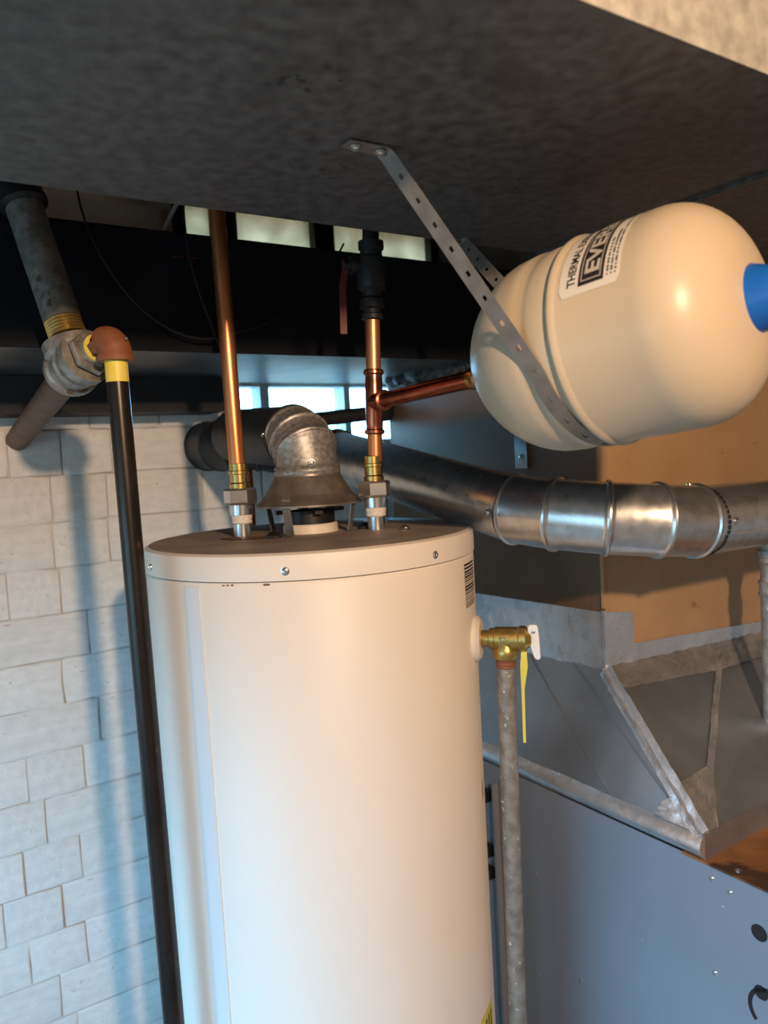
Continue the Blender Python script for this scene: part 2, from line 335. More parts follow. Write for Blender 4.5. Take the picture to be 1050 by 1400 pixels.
# thin white rod above the far duct, cables
tag(G().tube([W(.47, 1.25, 2.10), W(.404, 1.25, 1.985)], .0035, 8).build('hanger_rod', 'frame'), 'thin white slanting hanger rod above the black duct', 'rod')
tag(G().tube(bez(W(.265, 1.155, 2.02), W(.27, 1.15, 1.92), W(.36, 1.14, 1.78), W(.47, 1.13, 1.822)) + bez(W(.47, 1.13, 1.822), W(.54, 1.125, 1.84), W(.62, 1.14, 1.87), W(.70, 1.158, 1.99))[1:], .0018, 6).build('cable', 'cable'), 'dark cable drooping across the front of the black duct', 'cable', 'loose cables by the black duct')
tag(G().tube(bez(W(.42, 1.157, 2.03), W(.41, 1.15, 1.93), W(.435, 1.14, 1.86), W(.458, 1.135, 1.79)) + [W(.462, 1.130, 1.75), W(.456, 1.117, 1.70), W(.453, 1.112, 1.62)], .0018, 6).build('cable', 'cable'), 'thin cable hanging straight down beside the left copper pipe', 'cable', 'loose cables by the black duct')

# ------------------------------------------------------------------ water heater
HC = Vector((-.115, 1.19, 0)); HR = .249; HT = 1.508; SEAM = 1.473
heater = thing('water_heater', 'tall white cylindrical water heater with a dusty brown top', 'water heater', HC)
G().lathe(HC, Z, [(.05, HR), (SEAM - .004, HR), (SEAM - .001, HR - .002), (SEAM, HR - .004)], 96).build('jacket', 'white_enamel', heater)
lid = G().lathe(HC, Z, [(SEAM + .001, HR - .004), (SEAM + .0015, HR + .0015), (HT - .006, HR + .0015), (HT - .002, HR), (HT, HR - .004), (HT + .001, HR - .008)], 96, cap=False).build('lid_rim', 'white_enamel', heater)
G().lathe(HC, Z, [(HT - .003, HR - .004), (HT + .001, HR - .006), (HT + .002, HR - .03), (HT + .003, HR - .1), (HT + .003, .0)], 96, cap=False).build('lid_top', 'lid_top', heater)
def hpt(a, z, r=HR): a = math.radians(a); return HC + Vector((math.cos(a) * r, math.sin(a) * r, z))
def hn(a): a = math.radians(a); return Vector((math.cos(a), math.sin(a), 0))
for a in (-147.5, -92.5, -44, 0, 60, 120, 175): screw(hpt(a, 1.4865, HR + .001), hn(a), heater, 1.0, 'rim_screw')
screw(HC + Vector((.145, -.055, HT + .003)), (.25, -.75, .6), heater, 1.5, 'top_screw')
g = G()                                                  # raised greyer vertical stripe on the jacket
for (a0, a1, rr) in ((-127.5, -120.5, .0014),):
    n = 6; vs = []
    for k in range(n + 1):
        a = a0 + (a1 - a0) * k / n; r = HR + (.0002 if k == 0 else rr)
        vs += [hpt(a, .06, r), hpt(a, SEAM - .006, r)]
    g.add(vs, [(2 * k, 2 * k + 2, 2 * k + 3, 2 * k + 1) for k in range(n)])
    g.add([hpt(a1, .06, HR), hpt(a1, SEAM - .006, HR), hpt(a1, SEAM - .006, HR + rr), hpt(a1, .06, HR + rr)], [(0, 1, 2, 3)])
g.build('jacket_stripe', 'stripe', heater)['label'] = 'slightly greyer vertical stripe'
def wrap_patch(a0, a1, z0, z1, off, n=8):
    g = G(); vs = []
    for k in range(n + 1): a = a0 + (a1 - a0) * k / n; vs += [hpt(a, z0, HR + off), hpt(a, z1, HR + off)]
    return g.add(vs, [(2 * k, 2 * k + 2, 2 * k + 3, 2 * k + 1) for k in range(n)])
g = G(); z = 1.462; rr = random.Random(5)                # barcode at the right edge
while z > 1.398:
    h = rr.choice((.0012, .002, .003)); b = wrap_patch(-26, -14, z - h, z, .0006, 4); g.add(b.v, b.f); z -= h + rr.choice((.0012, .002))
g.build('barcode', 'print', heater)['label'] = 'black barcode lines at the right edge'
st = wrap_patch(-30, -18, .70, .792, .0008).build('warning_sticker', 'tag', heater); st['label'] = 'yellow and black sticker'
g = G()
for k in range(4): b = wrap_patch(-29 + k * 2.7, -28 + k * 2.7, .71, .782, .0013, 2); g.add(b.v, b.f)
g.build('sticker_print', 'print', st)
wrap_patch(-17, -12.5, 1.100, 1.128, .0015).build('white_sticker', 'label', heater)['label'] = 'small white sticker at the right edge'
g = G(); pts = [HC + Vector((-.085 + .042 * math.cos(a) * (1 + .25 * math.sin(3 * a)), -.055 + .028 * math.sin(a) * (1 + .3 * math.cos(2 * a)), HT + .0042)) for a in [2 * PI * q / 18 for q in range(18)]]
g.add(pts, [list(range(18))]).build('flux_stain', 'red_stain', heater)['label'] = 'dull red stain on the top beside the left pipe'
G().lathe(HC, Z, [(HT, .043), (HT + .015, .042), (HT + .017, .040), (HT + .017, .034), (HT, .034)], 40, cap=False).build('flue_collar', 'label', heater)['label'] = 'pale flue collar ring'
g = G().lathe(HC, Z, [(HT + .006, .0385), (HT + .037, .0385), (HT + .037, .033), (HT + .006, .033)], 40, cap=False)
for a in (20, 110, 200, 290):
    n_ = hn(a); t_ = Vector((-n_.y, n_.x, 0)); g.box(HC + n_ * .045 + Z * (HT + .036), n_ * .009, t_ * .006, Z * .003)
g.build('flue_ring', 'black', heater)['label'] = 'black ring with tabs inside the flue collar'
rr = random.Random(8); g = G()
for a0 in (-112, -110.5, -109, -99, -98.4):
    b = wrap_patch(a0, a0 + rr.uniform(.6, 1.6), SEAM - .0035, SEAM - .001 - rr.random() * .001, .0008, 2); g.add(b.v, b.f)
o = g.build('rust_spots', 'rust', heater); o['kind'] = 'stuff'
# escutcheon of the relief valve
EN = Vector((.966, -.259, 0)).normalized(); EP = HC + EN * HR + Z * 1.344
G().lathe(EP - EN * .008, EN, [(0, .034), (.012, .034), (.017, .028), (.017, .0)], 32).build('escutcheon', 'white_enamel', heater)

# ------------------------------------------------------------------ temperature and pressure relief valve
rv = thing('relief_valve', 'brass relief valve with white lever on the right side of the water heater', 'valve', EP + EN * .01)
RB = EP + EN * .043
G().lathe(EP + EN * .008, EN, [(0, .0125), (.012, .0125), (.013, .0155), (.02, .0155), (.021, .0175), (.055, .0175), (.057, .019), (.066, .019), (.069, .014), (.074, .010)], 28).build('body', 'bronze', rv)
G().lathe(RB + Z * .004, -Z, [(0, .0165), (.016, .0165), (.019, .0185), (.030, .0185), (.033, .0165), (.034, .012)], 28).build('outlet', 'bronze', rv)
GB = RB + Vector((.004, -.0125, .006)); tx = EN; g = G()
for (x0, x1, z0, z1) in ((-.006, -.004, -.008, .006), (-.006, .004, .004, .006), (.002, .004, -.004, .006), (-.002, 0, -.008, .002), (-.006, .003, -.010, -.008)):
    g.box(RB + Vector((EN.y, -EN.x, 0)) * .0178 + tx * (x0 + x1) / 2 + Z * (z0 + z1) / 2, tx * (x1 - x0) / 2, Vector((EN.y, -EN.x, 0)) * .0006, Z * (z1 - z0) / 2)
g.build('cast_mark', 'brass', rv)
LP = EP + EN * .085; SN = Vector((EN.y, -EN.x, 0))       # SN points at the camera side
g = G(); prof = [(.0, .022, .0055), (.0, .016, .0075), (.001, 0, .0075), (.003, -.014, .006), (.005, -.026, .0045), (.0055, -.029, .002)]
rs = []
for ax, zz, hw in prof: c = LP + EN * ax + Z * zz; rs.append([c + SN * hw - EN * .002, c + SN * hw + EN * .002, c - SN * hw + EN * .002, c - SN * hw - EN * .002])
lev = g.rings(rs).build('lever', 'white_paint', rv, bevel=.0008)
# lever is broad face towards the viewer in the photograph: a second broad cheek
g = G(); rs = []
for ax, zz, hw in prof: c = LP + SN * .006 + EN * ax + Z * zz; rs.append([c - EN * hw - SN * .001, c + EN * hw - SN * .001, c + EN * hw + SN * .001, c - EN * hw + SN * .001])
g.rings(rs).build('lever_cheek', 'white_paint', rv, bevel=.0005)
screw(LP + SN * .007 + Z * .012, SN, rv, .6, 'pivot')
tg = G(); tp = [(RB + EN * .028 + SN * .004 + Z * (-.005)), (RB + EN * .027 + SN * .006 + Z * -.04), (RB + EN * .024 + SN * .004 + Z * -.075), (RB + EN * .023 + SN * .003 + Z * -.155)]
rs = [[p + EN * hw + SN * .0004, p - EN * hw + SN * .0004, p - EN * hw - SN * .0004, p + EN * hw - SN * .0004] for p, hw in zip(tp, (.003, .0055, .0022, .002))]
tg.rings(rs).build('warning_tag', 'tag', rv, smooth=False)['label'] = 'narrow yellow paper tag hanging down'
DP = RB - Z * .034
dp = thing('discharge_pipe', 'dull speckled galvanised pipe running down from the brass relief valve', 'pipe', DP * 1.0 - Z * (DP.z - .15))
G().tube([DP + Z * .012, Vector((DP.x - .012, DP.y, .15))], .0137, 24).build('pipe', 'galv_pipe', dp)
G().lathe(DP + Z * .004, -Z, [(0, .0135), (.001, .0148), (.004, .0140), (.006, .0150), (.009, .0142), (.011, .0150), (.013, .0137)], 20).build('threads', 'rust_red', dp)['label'] = 'rusty thread below the brass outlet'

# ------------------------------------------------------------------ draft hood
hood = thing('draft_hood', 'dusty grey conical draft hood standing on four legs over the heater flue', 'draft hood', HC + Z * (HT + .003))
prof = [(1.553, .0795), (1.5535, .0815), (1.556, .0815), (1.5565, .0795), (1.585, .0545), (1.588, .0530), (1.595, .0512), (1.604, .0505), (1.605, .047), (1.557, .075), (1.553, .0785)]
G().lathe(HC, Z, prof, 48, cap=False).build('skirt', 'hood', hood)
for a in (-112, -22, 68, 158):
    n_ = hn(a); t_ = Vector((-n_.y, n_.x, 0)); g = G()
    P = [HC + n_ * .072 + Z * 1.566, HC + n_ * .074 + Z * 1.555, HC + n_ * .068 + Z * 1.520, HC + n_ * .066 + Z * 1.5125, HC + n_ * .080 + Z * 1.5118]
    g.rings([[p + t_ * .0065 + n_ * .0008, p - t_ * .0065 + n_ * .0008, p - t_ * .0065 - n_ * .0008 + Z * .0008, p + t_ * .0065 - n_ * .0008 + Z * .0008] for p in P]).build('leg', 'hood', hood, smooth=False)
for a in (-125, 2): 
    p = HC + hn(a) * .085 + Z * (HT + .003); G().lathe(p, Z, [(0, .013), (.004, .012), (.009, .006), (.010, 0)], 9).build('foot_clip', 'black', hood)['label'] = 'black clip at the leg foot'

# ------------------------------------------------------------------ vent elbow and pipe above the hood
def gored(path, R, mt, parent, name='elbow_gore', bead=.0028, n=36, lead=None):
    """path: list of points; one gore per segment, mitred, with rolled beads at the joints"""
    m = len(path); ts = []
    for i in range(m):
        d = Vector((0, 0, 0))
        if i > 0: d += (path[i] - path[i - 1]).normalized()
        if i < m - 1: d += (path[i + 1] - path[i]).normalized()
        ts.append(d.normalized())
    b0 = (path[1] - path[0]).orthogonal().normalized(); fr = []
    for t in ts: b0 = (b0 - t * b0.dot(t)).normalized(); fr.append((b0.copy(), t.cross(b0)))
    out = []
    for i in range(m - 1):
        L = (path[i + 1] - path[i]).length; rs = []
        ks = [(0, bead), (.0022, bead), (.004, 0.0006), (.007, 0), (L / 2, 0), (L - .007, 0), (L - .004, .0006), (L - .0022, bead), (L, bead)] if bead else [(0, 0), (L, 0)]
        for s, e in ks:
            f_ = s / L; c = path[i].lerp(path[i + 1], f_); r = []
            for k in range(n):
                a = 2 * PI * k / n; q0 = fr[i][0] * math.cos(a) + fr[i][1] * math.sin(a); q1 = fr[i + 1][0] * math.cos(a) + fr[i + 1][1] * math.sin(a)
                r.append(c + q0.lerp(q1, f_) * (R + e))
            rs.append(r)
        out.append(G().rings(rs).build(name, mt, parent))
    return out
vb = HC + Z * 1.602; dh = Vector((-.50, .866, .06)).normalized()
vent = thing('heater_vent', 'mottled grey metal vent elbow rising from the draft hood and bending to the back', 'vent pipe', vb)
ca = arc(vb + Z * .055, Z, dh, .046, 3)
path = [vb + Z * .003] + [p for p in ca]
path[1] = path[1] + Z * .022
gored(path, .0485, 'galv_old', vent)
G().lathe(vb - Z * .002, Z, [(0, .0505), (.005, .0515), (.008, .0495), (.011, .0515), (.014, .0490)], 40, cap=False).build('crimp_collar', 'galv_old', vent)
e0 = path[-1]
G().lathe(e0 - dh * .004, dh, [(0, .051), (.004, .0525), (.008, .051), (.010, .0495), (.27, .0495)], 36).build('pipe', 'iron_dark', vent)['label'] = 'dark straight pipe running to the back wall'
screw(vb + Z * .016 + Vector((.012, -.049, 0)), (.2, -1, 0), vent, .9)
screw(e0 + Vector((-.044, -.03, .006)), (-1, -.3, .2), vent, .9)

# ------------------------------------------------------------------ water pipes on the heater
def hexn(g, base, z0, z1, r, rot=0):
    rs = []
    for zz, k in ((z0, .93), (z0 + .003, 1), (z1 - .003, 1), (z1, .93)): rs.append([base + Vector((math.cos(rot + q * PI / 3) * r * k, math.sin(rot + q * PI / 3) * r * k, zz)) for q in range(6)])
    return g.rings(rs)
def riser(name, label, x0, x1, y, R, ztop, tee=False):
    base = Vector((x0, y, 0)); t = thing(name, label, 'pipe', base + Z * (HT + .002), 'copper pipes on the water heater')
    lean = lambda z: Vector((x0 + (x1 - x0) * (z - 1.51) / (ztop - 1.51), y, z))
    G().lathe(base, Z, [(HT, .0135), (1.545, .0135)], 24).build('nipple', 'chrome', t)
    G().lathe(base, Z, [(1.531, .0140), (1.533, .0158), (1.537, .0150), (1.541, .0162), (1.545, .0155), (1.546, .0140)], 24).build('thread_tape', 'tape_white', t)
    G().lathe(base, Z, [(1.545, .0175), (1.560, .0178), (1.562, .016)], 28).build('coupling', 'chrome', t)
    hexn(G(), base, 1.561, 1.585, .0248, .08 if x0 < -.1 else .26).build('union_nut', 'chrome', t, smooth=False)
    G().lathe(base, Z, [(1.585, .0150), (1.592, .0150), (1.594, .0135), (1.606, .0135), (1.607, .0158), (1.611, .0158), (1.612, .0138), (1.622, .0138), (1.623, .0118)], 28).build('brass_adapter', 'brass', t)
    return t, lean
L, ln = riser('copper_riser', 'bright copper water pipe rising on the left of the draft hood, without a branch', -.217, -.223, 1.168, .0122, 2.02)
G().tube([ln(1.615), ln(2.19)], .0122, 28).build('pipe', 'copper', L)
Rr, rn = riser('copper_riser', 'copper water pipe right of the draft hood with a tee and shut-off valve', -.0125, .004, 1.168, .0113, 1.98)
G().tube([rn(1.615), rn(1.675)], .0112, 28).build('pipe', 'copper', Rr)
G().tube([rn(1.735), rn(1.84)], .0112, 28).build('pipe', 'copper', Rr)
def ringed(g, p0, p1, segs, n=28):
    p0, p1 = Vector(p0), Vector(p1); a = (p1 - p0).normalized(); return g.lathe(p0, a, segs, n)
tz0, tz1 = 1.655, 1.752; TL = tz1 - tz0
def ends(Lh): return [(0, .0135), (.002, .0155), (.006, .0155), (.008, .0128), (.016, .0128), (.018, .0133), (Lh - .018, .0133), (Lh - .016, .0128), (Lh - .008, .0128), (Lh - .006, .0155), (Lh - .002, .0155), (Lh, .0135)]
tee = ringed(G(), rn(tz0), rn(tz1), ends(TL)).build('tee', 'copper_old', Rr)
TP0 = Vector((.1326, .9124, 1.7094)); tc_ = rn(1.703); bd = (TP0 - tc_).normalized()
ringed(G(), tc_ + bd * .004, TP0, [(0, .0133), (.018, .0133), (.02, .0128), (.024, .0155), (.029, .0155), (.031, .0125)]).build('tee_branch', 'copper_old', Rr)
bl = (TP0 - tc_).length
G().tube([tc_ + bd * .026, tc_ + bd * (bl - .016)], .0112, 28).build('branch_pipe', 'copper_old', Rr)['label'] = 'reddish copper branch to the cream tank'
ringed(G(), tc_ + bd * (bl - .034), TP0, [(0, .0128), (.004, .0138), (.014, .0142), (.020, .0185), (.024, .0195), (.036, .0195)]).build('brass_adapter', 'brass', Rr)
vl = ringed(G(), rn(1.825), rn(1.985), [(0, .013), (.002, .0165), (.008, .0165), (.010, .0135), (.016, .0135), (.018, .0185), (.030, .0185), (.034, .0150), (.042, .0155), (.046, .0205), (.058, .0225), (.076, .0225), (.090, .0205), (.094, .0165), (.102, .0165), (.104, .0190), (.115, .0190), (.117, .0125), (.16, .0120)]).build('shutoff_valve', 'iron_dark', Rr)
vl['label'] = 'dark shut-off valve with a red lever'
sv = rn(1.905); sd = Vector((-.9, -.3, 0)).normalized()
ringed(G(), sv + sd * .015, sv + sd, [(0, .011), (.012, .011), (.013, .014), (.019, .014), (.020, .008), (.028, .008)], 12).build('stem', 'iron_dark', vl)
q = sv + sd * .040
G().rings([[p + Vector((.005, .002, 0)), p + Vector((-.005, .001, 0)), p + Vector((-.005, -.001, 0)), p + Vector((.005, -.001, 0))] for p in (q + Z * .008, q - Z * .004, q + Vector((-.006, -.002, -.03)), q + Vector((-.008, -.002, -.10)))]).build('lever', 'red', vl, smooth=False)['label'] = 'red lever'

# ------------------------------------------------------------------ expansion tank
ax = Vector((.6798, -.7256, .1066)).normalized(); tb = ax.cross(Z).normalized(); tcv = tb.cross(ax); TR = .105; TL = .3076
tank = thing('expansion_tank', 'cream cylindrical expansion tank hung at upper right with a blue end cap', 'tank', TP0)
def dome(h0, e): return [(h0 - h0 * math.cos(t) ** e, TR * math.sin(t) ** e) for t in [PI / 2 * k / 14 for k in range(14)]]
prof = dome(.102, 1.12) + [(.104, TR), (.116, TR + .0006), (.122, TR - .0022), (.129, TR - .0004), (.134, TR), (.150, TR), (.1535, TR - .0012), (.1565, TR + .0028), (.1605, TR + .0038), (.164, TR + .001), (.166, TR), (TL - .066, TR)]
prof += [(TL - .066 + .066 * math.sin(t), TR * math.cos(t) ** .72) for t in [PI / 2 * k / 16 for k in range(1, 17)]]
G().lathe(TP0, ax, prof, 88, ref=tb).build('shell', 'tank', tank, sharp=60)
cp = TP0 + ax * (TL - .002)
G().lathe(cp, ax, [(-.007, .0305), (-.003, .0315), (.000, .0315), (.021, .0225), (.029, .0215), (.031, .0195), (.031, .0)], 32).build('valve_cap', 'blue', tank)['label'] = 'blue plastic cap'
def tpt(s, phi, off=.0006): phi = math.radians(phi); return TP0 + ax * s + (tb * math.cos(phi) + tcv * math.sin(phi)) * (TR + off)
def tpatch(s0, s1, p0, p1, off, n=20, rc=0.):
    g = G(); vs = []
    for k in range(n + 1):
        p = p0 + (p1 - p0) * k / n; d = min(k, n - k); c = rc * (1 if d == 0 else (.3 if d == 1 else 0)); vs += [tpt(s0 + c, p, off), tpt(s1 - c, p, off)]
    return g.add(vs, [(2 * k, 2 * k + 2, 2 * k + 3, 2 * k + 1) for k in range(n)])
lab = tpatch(.1695, .2325, 15, 118, .0005, 40, .004).build('label', 'label', tank); lab['label'] = 'pale printed paper label'
tpatch(.1905, .2165, 19, 112, .0009, 30).build('black_panel', 'print', lab)
g = G()
for s0, s1, p0, p1 in ((.1932, .1942, 21, 110), (.2128, .2138, 21, 110)): b = tpatch(s0, s1, p0, p1, .0013, 30); g.add(b.v, b.f)
for p in (21, 109.4): b = tpatch(.1932, .2138, p, p + .6, .0013, 1); g.add(b.v, b.f)
g.build('panel_border', 'print_grey', lab)
def wrap_text(txt, size, s_base, phi0, off, m, name, squeeze=1., bold=0.):
    cu = bpy.data.curves.new('t', 'FONT'); cu.body = txt; cu.size = size; cu.resolution_u = 3; cu.offset = bold
    tmp = bpy.data.objects.new('t', cu); COL.objects.link(tmp); bpy.context.view_layer.update()
    me = bpy.data.meshes.new_from_object(tmp.evaluated_get(bpy.context.evaluated_depsgraph_get()))
    g = G(); g.add([tpt(s_base - v.co.y, phi0 + math.degrees(v.co.x * squeeze / TR), off) for v in me.vertices], [list(p.vertices) for p in me.polygons])
    COL.objects.unlink(tmp); bpy.data.objects.remove(tmp); bpy.data.curves.remove(cu); bpy.data.meshes.remove(me)
    return g.build(name, m, lab, smooth=False)
wrap_text('THERMAL EXPANSION TANK', .0118, .1868, 20, .001, 'print', 'label_text', .92, .0002)
wrap_text('EVERBILT', .0205, .2112, 24, .0014, 'print_grey', 'brand_text', 1.35, .0006)
g = G(); rr = random.Random(2)                           # rows of tiny print, too small to read
for s, e in ((.2195, 44), (.2235, 50), (.2275, 95)):
    b = tpatch(s, s + .0014, 20, 20.8, .001, 1); g.add(b.v, b.f); p = 22
    while p < e: q = p + rr.uniform(.5, 1.1); b = tpatch(s, s + .002, p, q, .001, 1); g.add(b.v, b.f); p = q + rr.choice((.35, .4, 1.1))
g.build('small_print', 'print', lab, smooth=False)

# ------------------------------------------------------------------ perforated strap: duct -> round the tank -> duct
B0 = Vector((-.017, .7465, ZD - .0035)); B1 = Vector((.0205, .7705, ZD - .004))     # tab end and bend on the duct
def cen(s): return TP0 + ax * s
def tang(Q, s, sg):
    d = Q - cen(s); db, dc = d.dot(tb), d.dot(tcv); return math.degrees(math.atan2(dc, db) + sg * math.acos(min(1, (TR + .0012) / math.hypot(db, dc))))
pA = tang(B1, .136, -1)
Q2 = W(.713, .858, ZD - .003)
def rad(s):
    if s > .102: return TR
    c = (1 - s / .102) ** (1 / 1.12); return TR * math.sqrt(max(0, 1 - c * c)) ** 1.12
pts = [B0, B0.lerp(B1, .5), B1 - (B1 - B0).normalized() * .004, B1 + Vector((.002, 0, -.004))]
T0 = tpt(.136, pA, .0014); T0n = pts[-1]
pts += [T0n.lerp(T0, k / 14) for k in range(1, 14)]
n = 40
for k in range(n + 1):
    a = pA + (-212 - pA) * k / n
    q = .136 + .016 * min(1, (k / n) / .38)
    if a < -95: t = (-95 - a) / 117; q = .152 - .112 * t * t * (3 - 2 * t)
    pts.append(tpt(q, a, .0014 + rad(q) - TR))
T1 = pts[-1]; pts += [T1.lerp(Q2, k / 8) for k in range(1, 9)] + [Q2 + W(-.012, .010, 0)]
# resample evenly into hole cells
def resample(pts, step):
    out = [pts[0]]; acc = 0
    for a, b in zip(pts, pts[1:]):
        L_ = (b - a).length; t = step - acc
        while t <= L_: out.append(a.lerp(b, t / L_)); t += step
        acc = L_ - (t - step)
    return out
P = resample(pts, .0058); strap = thing('perforated_strap', 'perforated grey metal strap from the duct looped under the cream tank', 'strap', Vector((.2, .8, 1.61)))
wd = (Vector((-ax.x, -ax.y, 0)).normalized()) * -1
g = G(); hw = .0092; hh = .0022; rows = []
for i, p in enumerate(P):
    t = (P[min(i + 1, len(P) - 1)] - P[max(i - 1, 0)]).normalized(); wv = (ax if i > 12 else wd.lerp(ax, i / 12)); wv = (wv - t * wv.dot(t)).normalized(); nr = t.cross(wv)
    rows.append([p + wv * x + nr * e for x in (-hw, -hh, hh, hw) for e in (.0005, -.0005)])
vs = [q for r in rows for q in r]; fs = []
for i in range(len(P) - 1):
    a, b = i * 8, i * 8 + 8; hole = (i % 5 == 2)
    for j in range(3):
        if hole and j == 1: continue
        fs += [(a + 2 * j, a + 2 * j + 2, b + 2 * j + 2, b + 2 * j), (a + 2 * j + 1, b + 2 * j + 1, b + 2 * j + 3, a + 2 * j + 3)]
    fs += [(a, b, b + 1, a + 1), (a + 6, a + 7, b + 7, b + 6)]
    if hole: fs += [(a + 2, b + 2, b + 3, a + 3), (a + 4, a + 5, b + 5, b + 4)]
for i in (0, len(P) - 1): a = i * 8; fs += [(a, a + 1, a + 3, a + 2), (a + 2, a + 3, a + 5, a + 4), (a + 4, a + 5, a + 7, a + 6)]
g.add(vs, fs).build('band', 'zinc', strap, smooth=False)
for k in (.25, .88): screw(B0.lerp(B1, k) - Z * .001, (0, 0, -1), strap, 1.15, 'bolt')

# ------------------------------------------------------------------ gas line on the left
GT = Vector((-.388, 1.012, 1.764))
gm = thing('gas_main', 'galvanised and brown iron gas pipe slanting past a tee at the far left', 'pipe', GT)
up = (Vector((-.450, 1.046, 1.962)) - GT).normalized(); dn = (Vector((-.690, 1.470, 1.690)) - GT).normalized()
G().tube([GT + up * .060, GT + up * .235], .0240, 32).build('galvanised_pipe', 'galv_cast', gm)
G().tube([GT + up * .23, GT + up * .43], .0240, 32).build('shaded_pipe', 'iron_dark', gm)['label'] = 'upper length of pipe, shade put into its colour'  # lamp shadow on this length and the coupling is put into their colour
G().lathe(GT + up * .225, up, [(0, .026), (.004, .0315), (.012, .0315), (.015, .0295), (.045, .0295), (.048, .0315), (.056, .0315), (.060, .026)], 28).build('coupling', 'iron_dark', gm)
G().lathe(GT + up * .037, up, [(0, .0235)] + [(.002 + .0022 * k, .0225 + .0016 * (k % 2)) for k in range(11)] + [(.026, .0232)], 28).build('threads', 'bronze', gm)['label'] = 'brassy exposed thread above the tee'
brd = Vector((.064, -.043, .023)).normalized()
tg = G()
tg.lathe(GT - up * .004, up, [(-.012, .02), (0, .030), (.016, .031), (.020, .036), (.033, .036), (.036, .029)], 28)
tg.lathe(GT - dn * .006, dn, [(-.012, .02), (0, .032), (.026, .032), (.030, .036), (.043, .036), (.046, .028)], 28)
tg.lathe(GT - brd * .004, brd, [(-.012, .02), (0, .030), (.012, .031), (.014, .0355), (.027, .0355), (.029, .029)], 28)
tg.build('tee', 'galv_cast', gm)
def hexd(base, d, s0, s1, r, n=6):
    return G().lathe(base, d, [(s0, r * .94), (s0 + .002, r), (s1 - .002, r), (s1, r * .94)], n)
hexd(GT, brd, .028, .037, .0300).build('hex_bushing', 'galv_cast', gm, smooth=False)
hexd(GT, brd, .036, .044, .0225).build('inner_bushing', 'galv_cast', gm, smooth=False)
G().lathe(GT, brd, [(.044, .0185), (.0475, .0185), (.048, .013)], 24).build('yellow_ring', 'yellow', gm)['label'] = 'yellow sealant ring'
G().tube([GT + dn * .036, Vector((-.690, 1.4705, 1.690))], .0205, 28).build('brown_pipe', 'rust', gm)['label'] = 'brown iron pipe into the wall'

bx = GT + brd * .046
ec = GT + brd * .0815                                       # corner of the elbow
BPx = Vector((ec.x + .014, ec.y, .12)); dd = (BPx - ec).normalized()
gas = thing('black_gas_pipe', 'long black iron gas pipe left of the water heater, topped by a red brown elbow', 'pipe', BPx)
G().tube([bx, ec - brd * .012], .0130, 24).build('nipple', 'iron', gas)
ap = arc(ec, brd, dd, .0155, 8)
g = G(); g.tube([ec - brd * .0185, ec - brd * .0170] + ap + [ec + dd * .024, ec + dd * .030], [.0195, .0220] + [.0205] * len(ap) + [.0228, .0228], 28)
g.build('elbow', 'rust_red', gas)['label'] = 'red brown elbow'
G().tube([ec + dd * .028, ec + dd * .056], .0140, 28).build('yellow_band', 'yellow', gas)['label'] = 'yellow painted band'
G().tube([ec + dd * .052, BPx], .0136, 28).build('pipe', 'iron', gas)
screw(ec + dd * .004 + Vector((.018, -.008, 0)), (1, -.5, 0), gas, .4, 'set_screw')

# ------------------------------------------------------------------ furnace, plenum, vent
FU, FV, FZ = .936, .656, 1.018
fu = thing('furnace', 'grey steel furnace cabinet at lower right with a rusty top', 'furnace', W(1.2, .9, 0))
G().ubox(FU, FU + .003, .30, 1.50, .06, FZ).build('side_panel', 'furnace', fu, smooth=False)
G().ubox(FU, 1.5, .298, .302, .06, FZ).build('front_panel', 'furnace', fu, smooth=False)
G().ubox(1.497, 1.5, .30, 1.50, .06, FZ).build('side_panel', 'furnace', fu, smooth=False)
G().ubox(FU - .001, 1.5, .298, .69, FZ - .002, FZ + .001).build('top_panel', 'furnace_rust', fu, smooth=False)['label'] = 'rusty orange top sheet'
G().ubox(FU + .02, 1.48, .32, 1.48, .0, .06).build('plinth', 'iron_dark', fu, smooth=False)
G().ubox(FU - .012, FU, 1.095, 1.10, .3, FZ - .03).build('edge_flange', 'furnace', fu, smooth=False)
def disc(v, z, rv_, rz, name):
    n = 20; pts = [W(FU - .0006, v + rv_ * math.cos(2 * PI * k / n), z + rz * math.sin(2 * PI * k / n)) for k in range(n)]
    return G().add(pts, [list(range(n))]).build(name, 'black', fu, smooth=False)
disc(.572, .954, .0115, .0115, 'knockout_hole')
disc(.571, .870, .010, .010, 'knockout_hole')
g = G(); vs = []
for k in range(13):
    a = math.radians(95 + 130 * k / 12); c = (.558, .848); 
    for r in (.0265, .0325): vs.append(W(FU - .0006, c[0] - r * math.cos(a), c[1] + r * math.sin(a)))
g.add(vs, [(2 * k, 2 * k + 1, 2 * k + 3, 2 * k + 2) for k in range(12)]).build('slot', 'black', fu, smooth=False)
for v, z in ((.641, 1.000), (.613, .992), (.64, .86), (1.0, .85), (.9, .70)): screw(W(FU, v, z), -U, fu, .75)
screw(W(.95, .61, FZ), Z, fu, 1.0)
for z in (.955, .845, .80): G().ubox(FU - .014, FU - .001, 1.115, 1.135, z - .011, z + .011).build('clip', 'black', fu, smooth=False)

